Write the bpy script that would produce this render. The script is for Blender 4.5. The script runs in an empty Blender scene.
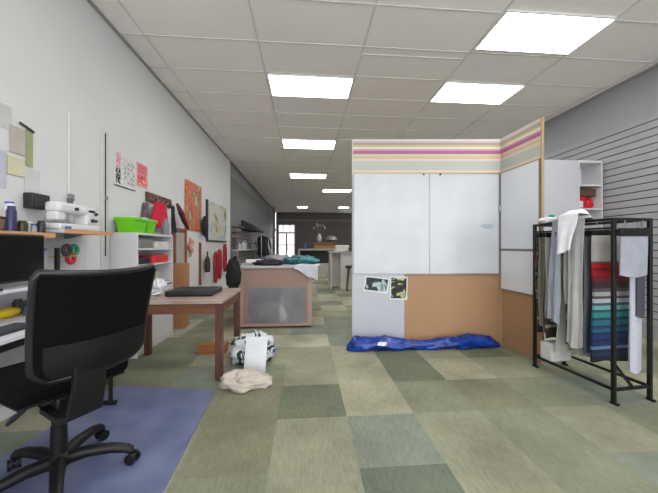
import bpy, bmesh, math, random
from mathutils import Vector, Matrix, noise
random.seed(7)
scn = bpy.context.scene
COL = scn.collection
R = math.radians
PI = math.pi

# ------------------------------------------------------------------ camera, world, exposure
cam_d = bpy.data.cameras.new('camera'); cam = bpy.data.objects.new('camera', cam_d); COL.objects.link(cam)
cam_d.sensor_width = 36; cam_d.lens = 16.0; cam_d.clip_start = 0.05
cam.location = (0, 0, 1.2); cam.rotation_euler = (R(90), 0, -math.atan(23 / 292.4))
scn.camera = cam
scn.view_settings.view_transform = 'Standard'; scn.view_settings.look = 'None'
scn.view_settings.gamma = 1; scn.view_settings.use_curve_mapping = False
scn.view_settings.exposure = 0.62
w = bpy.data.worlds.new('world'); scn.world = w; w.use_nodes = True
w.node_tree.nodes['Background'].inputs[0].default_value = (0.93, 0.96, 1.0, 1)
w.node_tree.nodes['Background'].inputs[1].default_value = 2.9
LIGHT_STRENGTH = 8.0

# ------------------------------------------------------------------ materials
def lin(c):
    c = c / 255.0
    return c / 12.92 if c <= 0.04045 else ((c + 0.055) / 1.055) ** 2.4
def rgb(r, g, b): return (lin(r), lin(g), lin(b), 1)
class NT:
    def __init__(s, name):
        s.m = bpy.data.materials.new(name); s.m.use_nodes = True
        s.t = s.m.node_tree; s.b = s.t.nodes['Principled BSDF']
    def n(s, typ, **kw):
        nd = s.t.nodes.new(typ)
        for k, v in kw.items(): setattr(nd, k, v)
        return nd
    def l(s, a, b): s.t.links.new(a, b)
def ramp(nt, stops, interp='LINEAR'):
    r = nt.n('ShaderNodeValToRGB'); cr = r.color_ramp; cr.interpolation = interp
    while len(cr.elements) > 1: cr.elements.remove(cr.elements[-1])
    cr.elements[0].position = stops[0][0]; cr.elements[0].color = stops[0][1]
    for p, c in stops[1:]:
        e = cr.elements.new(p); e.color = c
    return r
MC = {}
def mat(name, col, rough=0.6, metal=0.0, var=0.06, scale=6.0, bump=0.0, bscale=60.0, emit=0, coat=0, spec=None):
    if name in MC: return MC[name]
    nt = NT(name); b = nt.b
    b.inputs['Roughness'].default_value = rough; b.inputs['Metallic'].default_value = metal
    if spec is not None: b.inputs['Specular IOR Level'].default_value = spec
    c = rgb(*col)
    tc = nt.n('ShaderNodeTexCoord')
    nz = nt.n('ShaderNodeTexNoise'); nz.inputs['Scale'].default_value = scale; nz.inputs['Detail'].default_value = 4
    nt.l(tc.outputs['Object'], nz.inputs['Vector'])
    lo = tuple(max(0, x * (1 - var)) for x in c[:3]) + (1,); hi = tuple(min(1, x * (1 + var)) for x in c[:3]) + (1,)
    r = ramp(nt, [(0.3, lo), (0.7, hi)]); nt.l(nz.outputs['Fac'], r.inputs['Fac']); nt.l(r.outputs['Color'], b.inputs['Base Color'])
    if bump:
        n2 = nt.n('ShaderNodeTexNoise'); n2.inputs['Scale'].default_value = bscale; nt.l(tc.outputs['Object'], n2.inputs['Vector'])
        bp = nt.n('ShaderNodeBump'); bp.inputs['Strength'].default_value = bump; bp.inputs['Distance'].default_value = 0.01
        nt.l(n2.outputs['Fac'], bp.inputs['Height']); nt.l(bp.outputs['Normal'], b.inputs['Normal'])
    if coat: b.inputs['Coat Weight'].default_value = coat
    MC[name] = nt.m
    return nt.m
def wood(name, c1, c2, axis='X', rough=0.45, sc=1.0):
    if name in MC: return MC[name]
    nt = NT(name); b = nt.b; b.inputs['Roughness'].default_value = rough
    tc = nt.n('ShaderNodeTexCoord'); mp = nt.n('ShaderNodeMapping')
    s = {'X': (1.5, 18, 18), 'Y': (18, 1.5, 18), 'Z': (18, 18, 1.5)}[axis]
    mp.inputs['Scale'].default_value = tuple(v * sc for v in s)
    nz = nt.n('ShaderNodeTexNoise'); nz.inputs['Detail'].default_value = 6; nz.inputs['Scale'].default_value = 1.6; nz.inputs['Distortion'].default_value = 0.8
    r = ramp(nt, [(0.3, rgb(*c1)), (0.7, rgb(*c2))])
    nt.l(tc.outputs['Object'], mp.inputs['Vector']); nt.l(mp.outputs['Vector'], nz.inputs['Vector'])
    nt.l(nz.outputs['Fac'], r.inputs['Fac']); nt.l(r.outputs['Color'], b.inputs['Base Color'])
    MC[name] = nt.m
    return nt.m
def bands(name, stops, z0, z1, axis='Z', rough=0.7, bump=0.0):
    """stops: list of (fraction from z0 to z1, rgb) with constant colour"""
    nt = NT(name); b = nt.b; b.inputs['Roughness'].default_value = rough
    tc = nt.n('ShaderNodeTexCoord'); sp = nt.n('ShaderNodeSeparateXYZ'); mr = nt.n('ShaderNodeMapRange')
    mr.inputs['From Min'].default_value = z0; mr.inputs['From Max'].default_value = z1
    nt.l(tc.outputs['Object'], sp.inputs[0]); nt.l(sp.outputs[axis], mr.inputs['Value'])
    r = ramp(nt, [(p, rgb(*c)) for p, c in stops], 'CONSTANT')
    nt.l(mr.outputs['Result'], r.inputs['Fac']); nt.l(r.outputs['Color'], b.inputs['Base Color'])
    return nt.m
def blotch(name, stops, scale=4.0, rough=0.6, detail=3, dist=1.0, stretch=(1, 1, 1), interp='LINEAR'):
    nt = NT(name); b = nt.b; b.inputs['Roughness'].default_value = rough
    tc = nt.n('ShaderNodeTexCoord'); mp = nt.n('ShaderNodeMapping'); mp.inputs['Scale'].default_value = stretch
    nz = nt.n('ShaderNodeTexNoise'); nz.inputs['Scale'].default_value = scale; nz.inputs['Detail'].default_value = detail; nz.inputs['Distortion'].default_value = dist
    r = ramp(nt, [(p, rgb(*c)) for p, c in stops], interp)
    nt.l(tc.outputs['Object'], mp.inputs['Vector']); nt.l(mp.outputs['Vector'], nz.inputs['Vector'])
    nt.l(nz.outputs['Fac'], r.inputs['Fac']); nt.l(r.outputs['Color'], b.inputs['Base Color'])
    return nt.m
def emis(name, col, s):
    nt = NT(name); nt.b.inputs['Base Color'].default_value = rgb(*col)
    nt.b.inputs['Emission Color'].default_value = rgb(*col); nt.b.inputs['Emission Strength'].default_value = s
    return nt.m

# ------------------------------------------------------------------ mesh helpers
class MB:
    def __init__(s): s.v = []; s.f = []; s.mi = []
    def add(s, vs, fs, mi=0):
        o = len(s.v); s.v += [tuple(v) for v in vs]; s.f += [tuple(i + o for i in f) for f in fs]; s.mi += [mi] * len(fs)
        return s
    def box(s, x0, x1, y0, y1, z0, z1, mi=0):
        vs = [(x, y, z) for x in (x0, x1) for y in (y0, y1) for z in (z0, z1)]
        return s.add(vs, [(0, 1, 3, 2), (4, 6, 7, 5), (0, 4, 5, 1), (2, 3, 7, 6), (0, 2, 6, 4), (1, 5, 7, 3)], mi)
    def bar(s, p, q, w, h=None, up=(0, 0, 1)):
        h = h or w; p = Vector(p); q = Vector(q); d = (q - p).normalized(); u = Vector(up)
        if abs(d.dot(u)) > 0.98: u = Vector((0, 1, 0))
        a = d.cross(u).normalized() * w / 2; b = a.cross(d).normalized() * h / 2
        vs = [c + sa * a + sb * b for c in (p, q) for sa, sb in ((-1, -1), (1, -1), (1, 1), (-1, 1))]
        return s.add(vs, [(0, 1, 2, 3), (7, 6, 5, 4), (0, 4, 5, 1), (1, 5, 6, 2), (2, 6, 7, 3), (3, 7, 4, 0)])
    def tube(s, pts, r, n=10, cap=True, flat=1.0):
        pts = [Vector(p) for p in pts]; rs = r if isinstance(r, (list, tuple)) else [r] * len(pts)
        vs = []; fs = []; prev = None
        for i, p in enumerate(pts):
            d = (pts[min(i + 1, len(pts) - 1)] - pts[max(i - 1, 0)]).normalized()
            if prev is None:
                u = Vector((0, 0, 1)) if abs(d.z) < 0.9 else Vector((0, 1, 0))
                a = d.cross(u).normalized()
            else: a = (prev - d * prev.dot(d)).normalized()
            prev = a; b = d.cross(a)
            for k in range(n):
                t = 2 * PI * k / n; vs.append(p + a * math.cos(t) * rs[i] + b * math.sin(t) * rs[i] * flat)
        for i in range(len(pts) - 1):
            for k in range(n):
                k2 = (k + 1) % n; fs.append((i * n + k, i * n + k2, (i + 1) * n + k2, (i + 1) * n + k))
        if cap: fs.append(tuple(range(n - 1, -1, -1))); fs.append(tuple((len(pts) - 1) * n + k for k in range(n)))
        return s.add(vs, fs)
    def cyl(s, c, r, h, n=20, r2=None):
        return s.tube([c, (c[0], c[1], c[2] + h)], [r, r2 if r2 is not None else r], n)
    def lathe(s, c, prof, n=20):
        vs = []; fs = []
        for r, z in prof:
            for k in range(n):
                t = 2 * PI * k / n; vs.append((c[0] + r * math.cos(t), c[1] + r * math.sin(t), c[2] + z))
        for i in range(len(prof) - 1):
            for k in range(n):
                k2 = (k + 1) % n; fs.append((i * n + k, i * n + k2, (i + 1) * n + k2, (i + 1) * n + k))
        fs.append(tuple(range(n - 1, -1, -1))); fs.append(tuple((len(prof) - 1) * n + k for k in range(n)))
        return s.add(vs, fs)
    def prism(s, pts, axis, a0, a1):
        """outline pts (2D) extruded along axis from a0 to a1"""
        def P(p, a):
            return {'X': (a, p[0], p[1]), 'Y': (p[0], a, p[1]), 'Z': (p[0], p[1], a)}[axis]
        n = len(pts); vs = [P(p, a0) for p in pts] + [P(p, a1) for p in pts]
        return s.add(vs, [tuple(range(n)), tuple(range(2 * n - 1, n - 1, -1))] + [(i, n + i, n + (i + 1) % n, (i + 1) % n) for i in range(n)])
    def sheet(s, fn, nu, nv, th=0.0):
        """closed sheet of thickness th; fn(u,v) -> point"""
        P = [[Vector(fn(i / nu, j / nv)) for j in range(nv + 1)] for i in range(nu + 1)]
        vs = []; fs = []; M = nv + 1
        def N(i, j):
            a = P[min(i + 1, nu)][j] - P[max(i - 1, 0)][j]; b = P[i][min(j + 1, nv)] - P[i][max(j - 1, 0)]
            c = a.cross(b); return c.normalized() if c.length > 1e-9 else Vector((0, 0, 1))
        for sg in (0.5, -0.5):
            for i in range(nu + 1):
                for j in range(M): vs.append(P[i][j] + N(i, j) * th * sg)
        K = (nu + 1) * M
        for i in range(nu):
            for j in range(nv):
                q = (i * M + j, (i + 1) * M + j, (i + 1) * M + j + 1, i * M + j + 1)
                fs.append(q); fs.append(tuple(K + x for x in reversed(q)))
        for i in range(nu):
            for j in (0, nv):
                a, b = i * M + j, (i + 1) * M + j; fs.append((a, K + a, K + b, b) if j else (b, K + b, K + a, a))
        for j in range(nv):
            for i in (0, nu):
                a, b = i * M + j, i * M + j + 1; fs.append((b, K + b, K + a, a) if i else (a, K + a, K + b, b))
        return s.add(vs, fs)
    def blob(s, c, rad, seed=0, amp=0.2, fr=3.0, nu=28, nv=18, floor=None, sq=1.0):
        vs = []; fs = []; c = Vector(c)
        for j in range(nv + 1):
            ph = PI * j / nv
            for i in range(nu):
                t = 2 * PI * i / nu
                d = Vector((math.sin(ph) * math.cos(t), math.sin(ph) * math.sin(t), math.cos(ph)))
                d = Vector([math.copysign(abs(x) ** sq, x) for x in d])
                k = 1 + amp * noise.fractal(d * fr + Vector((seed * 7.1, seed * 3.3, 0)), 0.8, 2.0, 4)
                p = c + Vector((d.x * rad[0], d.y * rad[1], d.z * rad[2])) * k
                if floor is not None and p.z < floor: p.z = floor
                vs.append(p)
        for j in range(nv):
            for i in range(nu):
                i2 = (i + 1) % nu; fs.append((j * nu + i, (j + 1) * nu + i, (j + 1) * nu + i2, j * nu + i2))
        return s.add(vs, fs)
    def build(s, name, m=None, parent=None, bev=0.0, smooth=False, seg=2, sub=0, loc=None, rot=None):
        me = bpy.data.meshes.new(name); me.from_pydata(s.v, [], s.f)
        for mm in (m if isinstance(m, (list, tuple)) else [m]): me.materials.append(mm)
        for p, i in zip(me.polygons, s.mi): p.material_index = i
        bm = bmesh.new(); bm.from_mesh(me)
        bmesh.ops.remove_doubles(bm, verts=bm.verts, dist=1e-6)
        bmesh.ops.recalc_face_normals(bm, faces=bm.faces); bm.to_mesh(me); bm.free()
        if smooth or bev:
            for p in me.polygons: p.use_smooth = True
            if not smooth or smooth == 'auto': me.set_sharp_from_angle(angle=R(40))
        o = bpy.data.objects.new(name, me); COL.objects.link(o)
        if parent: o.parent = parent
        if loc: o.location = loc
        if rot: o.rotation_euler = rot
        if bev:
            b = o.modifiers.new('bevel', 'BEVEL'); b.width = bev; b.segments = seg; b.limit_method = 'ANGLE'; b.angle_limit = R(40)
        if sub:
            b = o.modifiers.new('subsurf', 'SUBSURF'); b.levels = sub; b.render_levels = sub
        return o
def thing(name, label, cat, loc=(0, 0, 0), rz=0, group=None):
    o = bpy.data.objects.new(name, None); COL.objects.link(o); o.empty_display_size = 0.1
    o.location = loc; o.rotation_euler = (0, 0, rz); o['label'] = label; o['category'] = cat
    if group: o['group'] = group
    return o
def tag(o, label, cat, group=None):
    o['label'] = label; o['category'] = cat
    if group: o['group'] = group
    return o
def struct(o): o['kind'] = 'structure'; return o
def one(name, mb, m, loc, label, cat, group=None, rz=0, **kw):
    o = mb.build(name, m, None, **kw); o.location = loc; o.rotation_euler = (0, 0, rz)
    return tag(o, label, cat, group)
def dup(root, loc, rz, label=None):
    r = root.copy(); COL.objects.link(r); r.location = loc; r.rotation_euler = (0, 0, rz)
    if label: r['label'] = label
    for ch in list(root.children):
        c = ch.copy(); COL.objects.link(c); c.parent = r
        for g in ch.children:
            d = g.copy(); COL.objects.link(d); d.parent = c
    return r

# ------------------------------------------------------------------ room
XL, XR, YF, YB, ZC = -2.08, 4.55, -3.0, 20.5, 3.57
M_white = mat('white_paint', (216, 216, 217), 0.75, var=0.02, scale=2, bump=0.04, bscale=80)
M_grey = mat('grey_wall_paint', (150, 150, 155), 0.6, var=0.03)
M_dark = mat('dark_grey_paint', (112, 108, 108), 0.8, var=0.05, scale=1)
M_groove = mat('groove_shadow_strip', (40, 40, 42), 0.8)
# floor: carpet tiles
def carpet(name, c):
    nt = NT(name); b = nt.b; b.inputs['Roughness'].default_value = 0.95; b.inputs['Specular IOR Level'].default_value = 0.15
    tc = nt.n('ShaderNodeTexCoord')
    n1 = nt.n('ShaderNodeTexNoise'); n1.inputs['Scale'].default_value = 2.2; n1.inputs['Detail'].default_value = 6
    n2 = nt.n('ShaderNodeTexNoise'); n2.inputs['Scale'].default_value = 60; n2.inputs['Detail'].default_value = 3
    mp = nt.n('ShaderNodeMapping'); mp.inputs['Scale'].default_value = (1.0, 0.25, 1)
    wv = nt.n('ShaderNodeTexWave'); wv.inputs['Scale'].default_value = 28; wv.inputs['Distortion'].default_value = 1.5; wv.inputs['Detail'].default_value = 1
    nt.l(tc.outputs['Object'], n1.inputs['Vector']); nt.l(tc.outputs['Object'], mp.inputs['Vector']); nt.l(mp.outputs['Vector'], n2.inputs['Vector'])
    nt.l(tc.outputs['Object'], wv.inputs['Vector'])
    r = ramp(nt, [(0.25, rgb(*[x * 0.86 for x in c])), (0.5, rgb(*c)), (0.75, rgb(*[min(255, x * 1.1) for x in c]))])
    nt.l(n1.outputs['Fac'], r.inputs['Fac'])
    mx = nt.n('ShaderNodeMix', data_type='RGBA', blend_type='MULTIPLY'); mx.inputs[0].default_value = 1
    r2 = ramp(nt, [(0.3, (0.86, 0.86, 0.86, 1)), (0.7, (1.08, 1.08, 1.08, 1))]); nt.l(n2.outputs['Fac'], r2.inputs['Fac'])
    nt.l(r.outputs['Color'], mx.inputs[6]); nt.l(r2.outputs['Color'], mx.inputs[7])
    nt.l(mx.outputs[2], b.inputs['Base Color'])
    bp = nt.n('ShaderNodeBump'); bp.inputs['Strength'].default_value = 0.35; bp.inputs['Distance'].default_value = 0.004
    nt.l(wv.outputs['Fac'], bp.inputs['Height']); nt.l(bp.outputs['Normal'], b.inputs['Normal'])
    return nt.m
CP = [carpet('carpet_light_beige', (158, 156, 134)), carpet('carpet_pale_green', (144, 145, 124)), carpet('carpet_mid_green', (131, 134, 113)),
      carpet('carpet_olive', (127, 127, 106)), carpet('carpet_dark_green', (112, 117, 98)), carpet('carpet_grey_green', (131, 137, 124)),
      carpet('carpet_dark_grey_green', (106, 114, 99)), carpet('carpet_palest_beige', (168, 168, 148))]
TS = 0.487; fx0 = -0.2; fy0 = 2.05
OV = {(0, 0): 4, (1, 0): 0, (2, 0): 2, (3, 0): 3, (4, 0): 2, (-1, 0): 3, (5, 0): 5, (-2, 0): 2,
      (0, 1): 1, (1, 1): 0, (2, 1): 4, (3, 1): 0, (4, 1): 1, (-1, 1): 2,
      (0, -1): 1, (1, -1): 5, (2, -1): 1, (3, -1): 2, (4, -1): 1, (-1, -1): 3, (-2, -1): 2, (5, -1): 2,
      (0, -2): 1, (1, -2): 6, (2, -2): 1, (3, -2): 2, (-1, -2): 2, (4, -2): 5,
      (0, 2): 1, (1, 2): 0, (2, 2): 4, (3, 2): 1, (-1, 2): 1, (4, 2): 4}
mb = MB(); rr = random.Random(3)
i0 = math.floor((XL - fx0) / TS); i1 = math.ceil((XR - fx0) / TS); j0 = math.floor((YF - fy0) / TS); j1 = math.ceil((YB - fy0) / TS)
for i in range(i0, i1):
    for j in range(j0, j1):
        xa, xb = max(XL, fx0 + i * TS), min(XR, fx0 + (i + 1) * TS); ya, yb = max(YF, fy0 + j * TS), min(YB, fy0 + (j + 1) * TS)
        k = OV.get((i, j), rr.choice([0, 1, 1, 1, 2, 2, 2, 3, 5, 5, 4]) if j < 3 else rr.choice([0, 7, 7, 7, 1, 0, 5] if i > -3 else [0, 7, 1, 1, 2, 5]))  # far rows draw on a paler, more even set of carpet colours
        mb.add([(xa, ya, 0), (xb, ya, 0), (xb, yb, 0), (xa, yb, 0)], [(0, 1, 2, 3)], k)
mb.box(XL, XR, YF, YB, -0.1, -0.002)
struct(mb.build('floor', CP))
# walls
struct(MB().box(XL - 0.12, XL, YF, 8.1, 0, ZC).build('wall_left', M_white))
struct(MB().box(XL - 0.12, XL - 0.02, 8.1, YB, 0, ZC).build('wall_left_rear', M_grey)).name = 'wall_left'
mb = MB().box(XR, XR + 0.12, YF, YB, 0, ZC)
struct(mb.build('wall_right', M_grey))
def slats(name, x, sgn, ya, yb, z0, z1, pitch, m):
    mb = MB(); z = z1; a, b = sorted((x, x + sgn * 0.018)); g = 0.013
    while z - pitch > z0:
        mb.box(a, b, ya, yb, z - pitch + g / 2, z - g / 2); z -= pitch
    mb.box(min(x, x + sgn * 0.003), max(x, x + sgn * 0.003), ya, yb, z, z1, 1)
    return struct(mb.build(name, [m, M_groove]))
slats('trim_1', XR, -1, -2.0, 16.0, 0.1, 2.95, 0.1, mat('grey_slat_board', (152, 152, 157), 0.45, var=0.03))
slats('trim_2', XL - 0.02, 1, 8.16, 19.5, 0.1, 3.2, 0.11, mat('mid_grey_slat_board', (128, 128, 130), 0.45, var=0.04))
struct(MB().box(XL, XL + 0.03, 8.06, 8.13, 0, ZC).build('trim_3', M_white, bev=0.004))
# back wall with glazed door; unseen opening at right added to brighten the rear
mb = MB(); xa, xb = -1.95, -0.75
mb.box(XL, xa, YB, YB + 0.12, 0, ZC).box(xb, 3.5, YB, YB + 0.12, 0, ZC).box(4.45, XR, YB, YB + 0.12, 0, ZC).box(3.5, 4.45, YB, YB + 0.12, 0, .3).box(3.5, 4.45, YB, YB + 0.12, 3.2, ZC).box(xa, xb, YB, YB + 0.12, 2.75, ZC)
struct(mb.build('wall_back', M_dark))
struct(MB().box(XL + .1, XR, YB - 0.03, YB, 2.95, 3.1).build('trim_4', mat('brown_grey_strip', (140, 132, 128), 0.7)))
d = struct(MB().box(xa, xa + .07, YB, YB + .08, 0, 2.75).box(xb - .07, xb, YB, YB + .08, 0, 2.75).box(xa + .07, xb - .07, YB, YB + .08, 2.68, 2.75)
           .box(xa + .07, xb - .07, YB, YB + .08, 2.1, 2.2).box(xa + .07, xb - .07, YB, YB + .08, 0, 0.5).box(-1.40, -1.30, YB, YB + .08, .5, 2.1)
           .box(-1.62, -1.56, YB, YB + .06, 2.2, 2.68).box(-1.14, -1.08, YB, YB + .06, 2.2, 2.68).box(xa + .07, -1.40, YB + .01, YB + .07, 1.28, 1.34).box(-1.30, xb - .07, YB + .01, YB + .07, 1.28, 1.34).build('door_1', mat('door_frame_white', (190, 188, 184), 0.5), bev=0.004))
gl = NT('door_glass'); gl.b.inputs['Transmission Weight'].default_value = 1; gl.b.inputs['Base Color'].default_value = rgb(168, 158, 158); gl.b.inputs['Roughness'].default_value = 0.02; gl.b.inputs['IOR'].default_value = 1.1
MB().box(xa + .07, xb - .07, YB + .035, YB + .04, .5, 2.68).build('door_glass', gl.m, d)
MB().box(-1.3, -1.27, YB - .04, YB, .95, 1.2).build('door_handle', mat('steel', (150, 150, 150), 0.3, 1.0), d)
# front wall: shop window behind the camera
mb = MB().box(XL, XR, YF - .12, YF, 0, 0.1).box(XL, XR, YF - .12, YF, 3.3, ZC)
for x in (XL, 0.1, 2.3, XR - .08): mb.box(x, x + .08, YF - .12, YF, .1, 3.3)
struct(mb.build('wall_front', M_grey))
# ceiling: recessed panels with T-bar grid
M_tile = mat('ceiling_tile', (244, 239, 236), 0.9, var=0.02, scale=1.5, bump=0.05, bscale=150)
struct(MB().box(XL - .12, XR + .12, YF - .12, YB + .12, ZC, ZC + .1).build('ceiling', M_tile))
M_bar = mat('ceiling_grid_bar', (216, 214, 212), 0.5)
XB = [-1.8, -0.55, 0.68, 1.99, 3.2, 4.42]; YS = 4.03
mb = MB()
for x in XB: mb.box(x - .011, x + .011, YF, YB, ZC - .007, ZC + .002)
y = YS - 11 * 0.605
while y < YB:
    if y > YF: mb.box(XL, XR, y - .009, y + .009, ZC - .006, ZC + .002)
    y += 0.605
mb.box(.68, 1.99, 3.55, 3.57, ZC - .006, ZC)
struct(mb.build('trim_5', M_bar))
struct(MB().box(XL, XL + .02, YF, YB, ZC - .03, ZC - .001).box(XR - .02, XR, YF, YB, ZC - .03, ZC - .001).build('trim_6', mat('ceiling_edge_angle', (150, 149, 148), 0.5)))
# ceiling lights
M_em = emis('light_diffuser', (255, 254, 250), LIGHT_STRENGTH)
def light(x0, y0, label, W=1.2):
    t = thing('ceiling_light', label, 'ceiling light', (x0, y0, ZC - 0.02), 0, 'recessed ceiling panel lights')
    D = 0.575
    MB().box(0, W, 0, .015, -.002, .018).box(0, W, D - .015, D, -.002, .018).box(0, .015, .015, D - .015, -.002, .018).box(W - .015, W, .015, D - .015, -.002, .018).build('frame', mat('light_frame', (225, 225, 222), 0.4), t)
    MB().box(.015, W - .015, .015, D - .015, .0, .014).build('diffuser', M_em, t)
    return t
light(-.53, 4.045, 'white ceiling light nearest the camera in the row over the desk side')
light(-.53, 6.48, 'white ceiling light, second from the camera in the row over the long aisle')
light(-.53, 9.53, 'narrow looking ceiling light, third from the camera in the aisle row')
light(2.0, 2.77, 'largest white ceiling light, nearest the camera, right of centre')
light(2.0, 4.035, 'white ceiling light just above the striped end of the partition')
light(.70, 12.0, 'thin looking ceiling light beside the top left edge of the partition')
for x, y, l in ((-.53, 17.3, 'small far ceiling light above the bright glazed door'), (1.95, 17.3, 'small far ceiling light above the back counter with the yellow boxes')):
    light(x, y, l, .62)
for x, y, l in ((-.53, .95, 'ceiling light overhead, in front of the office chair side, above the frame'), (2.0, .3, 'ceiling light overhead on the rack side, above the frame'), (.68, -1.6, 'ceiling light behind the camera near the shop window'), (3.25, 6.45, 'added ceiling light hidden just behind the partition to brighten the rear'), (2.0, 9.5, 'added ceiling light hidden above the middle of the space behind the partition'), (3.25, 14.5, 'added ceiling light hidden far behind the partition near the back'), (3.25, 11.5, 'added ceiling light, unseen, farthest behind the partition')):  # unseen lights behind the partition are added to brighten the rear ceiling
    light(x, y, l)

# ------------------------------------------------------------------ partition
M_mdf = mat('brown_mdf', (172, 134, 100), 0.6, var=0.04, scale=1.5)
M_lam = mat('white_laminate', (188, 190, 198), 0.35, var=0.02)
M_edge = mat('pale_wood_edge', (178, 146, 112), 0.6)
P0 = Vector((0.58, 3.583)); P1 = Vector((2.40, 3.44)); P2 = Vector((2.415, 2.815))
ang = math.atan2(P1.y - P0.y, P1.x - P0.x); L1 = (P1 - P0).length
pt = thing('display_partition', 'tall L shaped partition with striped band on top and brown board below', 'partition', (P0.x, P0.y, 0), ang)
top = 2.525; bz = 2.1
ST = [(0, (180, 152, 112)), (.03, (206, 200, 166)), (.07, (216, 180, 186)), (.10, (176, 180, 172)), (.36, (204, 190, 184)), (.43, (198, 176, 118)), (.50, (198, 182, 176)),
      (.57, (160, 92, 124)), (.66, (192, 134, 158)), (.71, (206, 202, 192)), (.78, (190, 168, 104)), (.83, (150, 152, 142)), (.90, (200, 168, 178)), (.95, (200, 196, 188))]
M_str = bands('striped_paper', ST, bz, top, rough=0.6)
MB().box(0, L1, 0, .03, 0, top).build('front_board', M_mdf, pt)
MB().box(0, L1 - .004, -.006, 0, bz, top).build('striped_band', M_str, pt)
MB().box(0.001, .632, -.008, 0, .01, .86).build('white_lower_panel', M_lam, pt)
MB().box(-.012, .0, -.006, .03, 0, top).build('edge_strip', mat('pale_grey_edge', (190, 190, 188), .6), pt)
MB().box(L1 - .022, L1 - .001, -.012, -.0, 0, bz).build('corner_strip', M_edge, pt)
# side wing (local frame of the partition)
rot = Matrix.Rotation(-ang, 2); d2 = rot @ (P2 - P0); a2 = math.atan2(d2.y - 0, d2.x - L1); L2 = (P2 - P1).length
wx, wy = L1 + .0, 0.0
def wing(mb, name, m, **kw):
    o = mb.build(name, m, pt, **kw); o.location = (wx, wy, 0); o.rotation_euler = (0, 0, a2); return o
# in the wing frame x runs towards the camera, +y is away from the room face? face towards -X world is -y*... computed below
wing(MB().box(0, L2 - .018, 0, .018, 0, top), 'side_board', M_mdf)
wing(MB().box(0.006, L2, -.006, 0, bz, top), 'striped_band', M_str)
wing(MB().box(0.004, .022, -.012, 0, 0, bz), 'corner_strip', M_edge)
wing(MB().box(L2 - .012, L2 + .002, -.010, .018, 0, top), 'edge_strip', mat('wood_edge', (176, 148, 112), .6))
# whiteboards on the partition
M_wb = mat('whiteboard_surface', (196, 198, 203), 0.22, var=0.05, scale=3.5)
M_alu = mat('aluminium_trim', (150, 150, 152), 0.35, 0.8)
def local(px, py, pz, base, a): return (base.x + px * math.cos(a) - py * math.sin(a), base.y + px * math.sin(a) + py * math.cos(a), pz)
def board(x0, x1, z0, z1, base, a, label, yoff=-.007, surf=None):
    t = thing('whiteboard', label, 'whiteboard', local(x0, yoff, z0, base, a), a); W = x1 - x0; H = z1 - z0
    MB().box(.006, W - .006, -.014, 0, .010, H - .006).build('writing_surface', surf or M_wb, t)
    MB().box(0, W, -.018, 0, 0, .010).box(0, W, -.018, 0, H - .006, H).box(0, .006, -.018, 0, .010, H - .006).box(W - .006, W, -.018, 0, .010, H - .006).build('frame', M_alu, t)
    return t
b1 = board(.004, .938, .86, 2.10, P0, ang, 'left whiteboard of the two on the partition, above the two photos')
b2 = board(.940, L1 - .03, .86, 2.10, P0, ang, 'right whiteboard of the front pair, with a grey smudge near its edge')
MB().blob((.71, -.0155, .59), (.075, .001, .028), 3, .4, 3).build('ink_smudge', mat('grey_ink', (160, 168, 178), .5), b2)
MB().box(.12, .14, -.03, -.018, 1.215, 1.235).build('magnet', mat('dark_magnet', (60, 60, 60), .5), b2)
MB().box(.85, .87, -.03, -.018, 1.215, 1.235).build('magnet', mat('dark_magnet', (60, 60, 60), .5), b1)
aw = ang + a2
base2 = P1
M_wb2 = mat('side_board_surface', (222, 225, 230), .25, var=.03, scale=2)  # whiteboard colour lightened to make up for less light on the wing
board(.03, L2 - .016, 1.165, 2.10, base2, aw, 'upper white board on the side wing of the partition, behind the black rack', surf=M_wb2)
board(.03, L2 - .03, .68, 1.155, base2, aw, 'small lower white board on the side wing under the larger one', surf=M_wb2)
tag(MB().box(0, .03, -.03, 0, 0, .06).build('plug_block', mat('pale_blue_plastic', (170, 180, 205), .5)), 'small pale blue block fixed in the corner of the partition', 'block').location = local(L1 - .045, -.0125, 1.64, P0, ang)
# photos
def photo(x, z, w_, h_, tilt, m, label, bord=.012):
    p = local(x, -.0095, z, P0, ang)
    t = thing('photo_print', label, 'photo', p, ang); t.rotation_euler = (0, tilt, ang)
    MB().box(0, w_, -.004, 0, 0, h_).build('paper', mat('white_photo_paper', (222, 222, 222), .4), t)
    MB().box(bord, w_ - bord, -.0055, -.004, bord * 1.5, h_ - bord).build('picture', m, t)
photo(.125, .655, .30, .185, R(7), blotch('photo_dark', [(0.3, (24, 28, 36)), (.5, (40, 52, 60)), (.56, (190, 205, 205)), (.7, (120, 135, 140))], 7), 'left photo under the whiteboards, tilted, dark with pale car shape')
photo(.452, .545, .215, .285, R(1), blotch('photo_yellow', [(0.35, (20, 20, 26)), (.52, (40, 40, 50)), (.57, (205, 210, 120)), (.66, (150, 150, 165))], 9), 'right photo under the whiteboards, dark with yellow patches')

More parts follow.
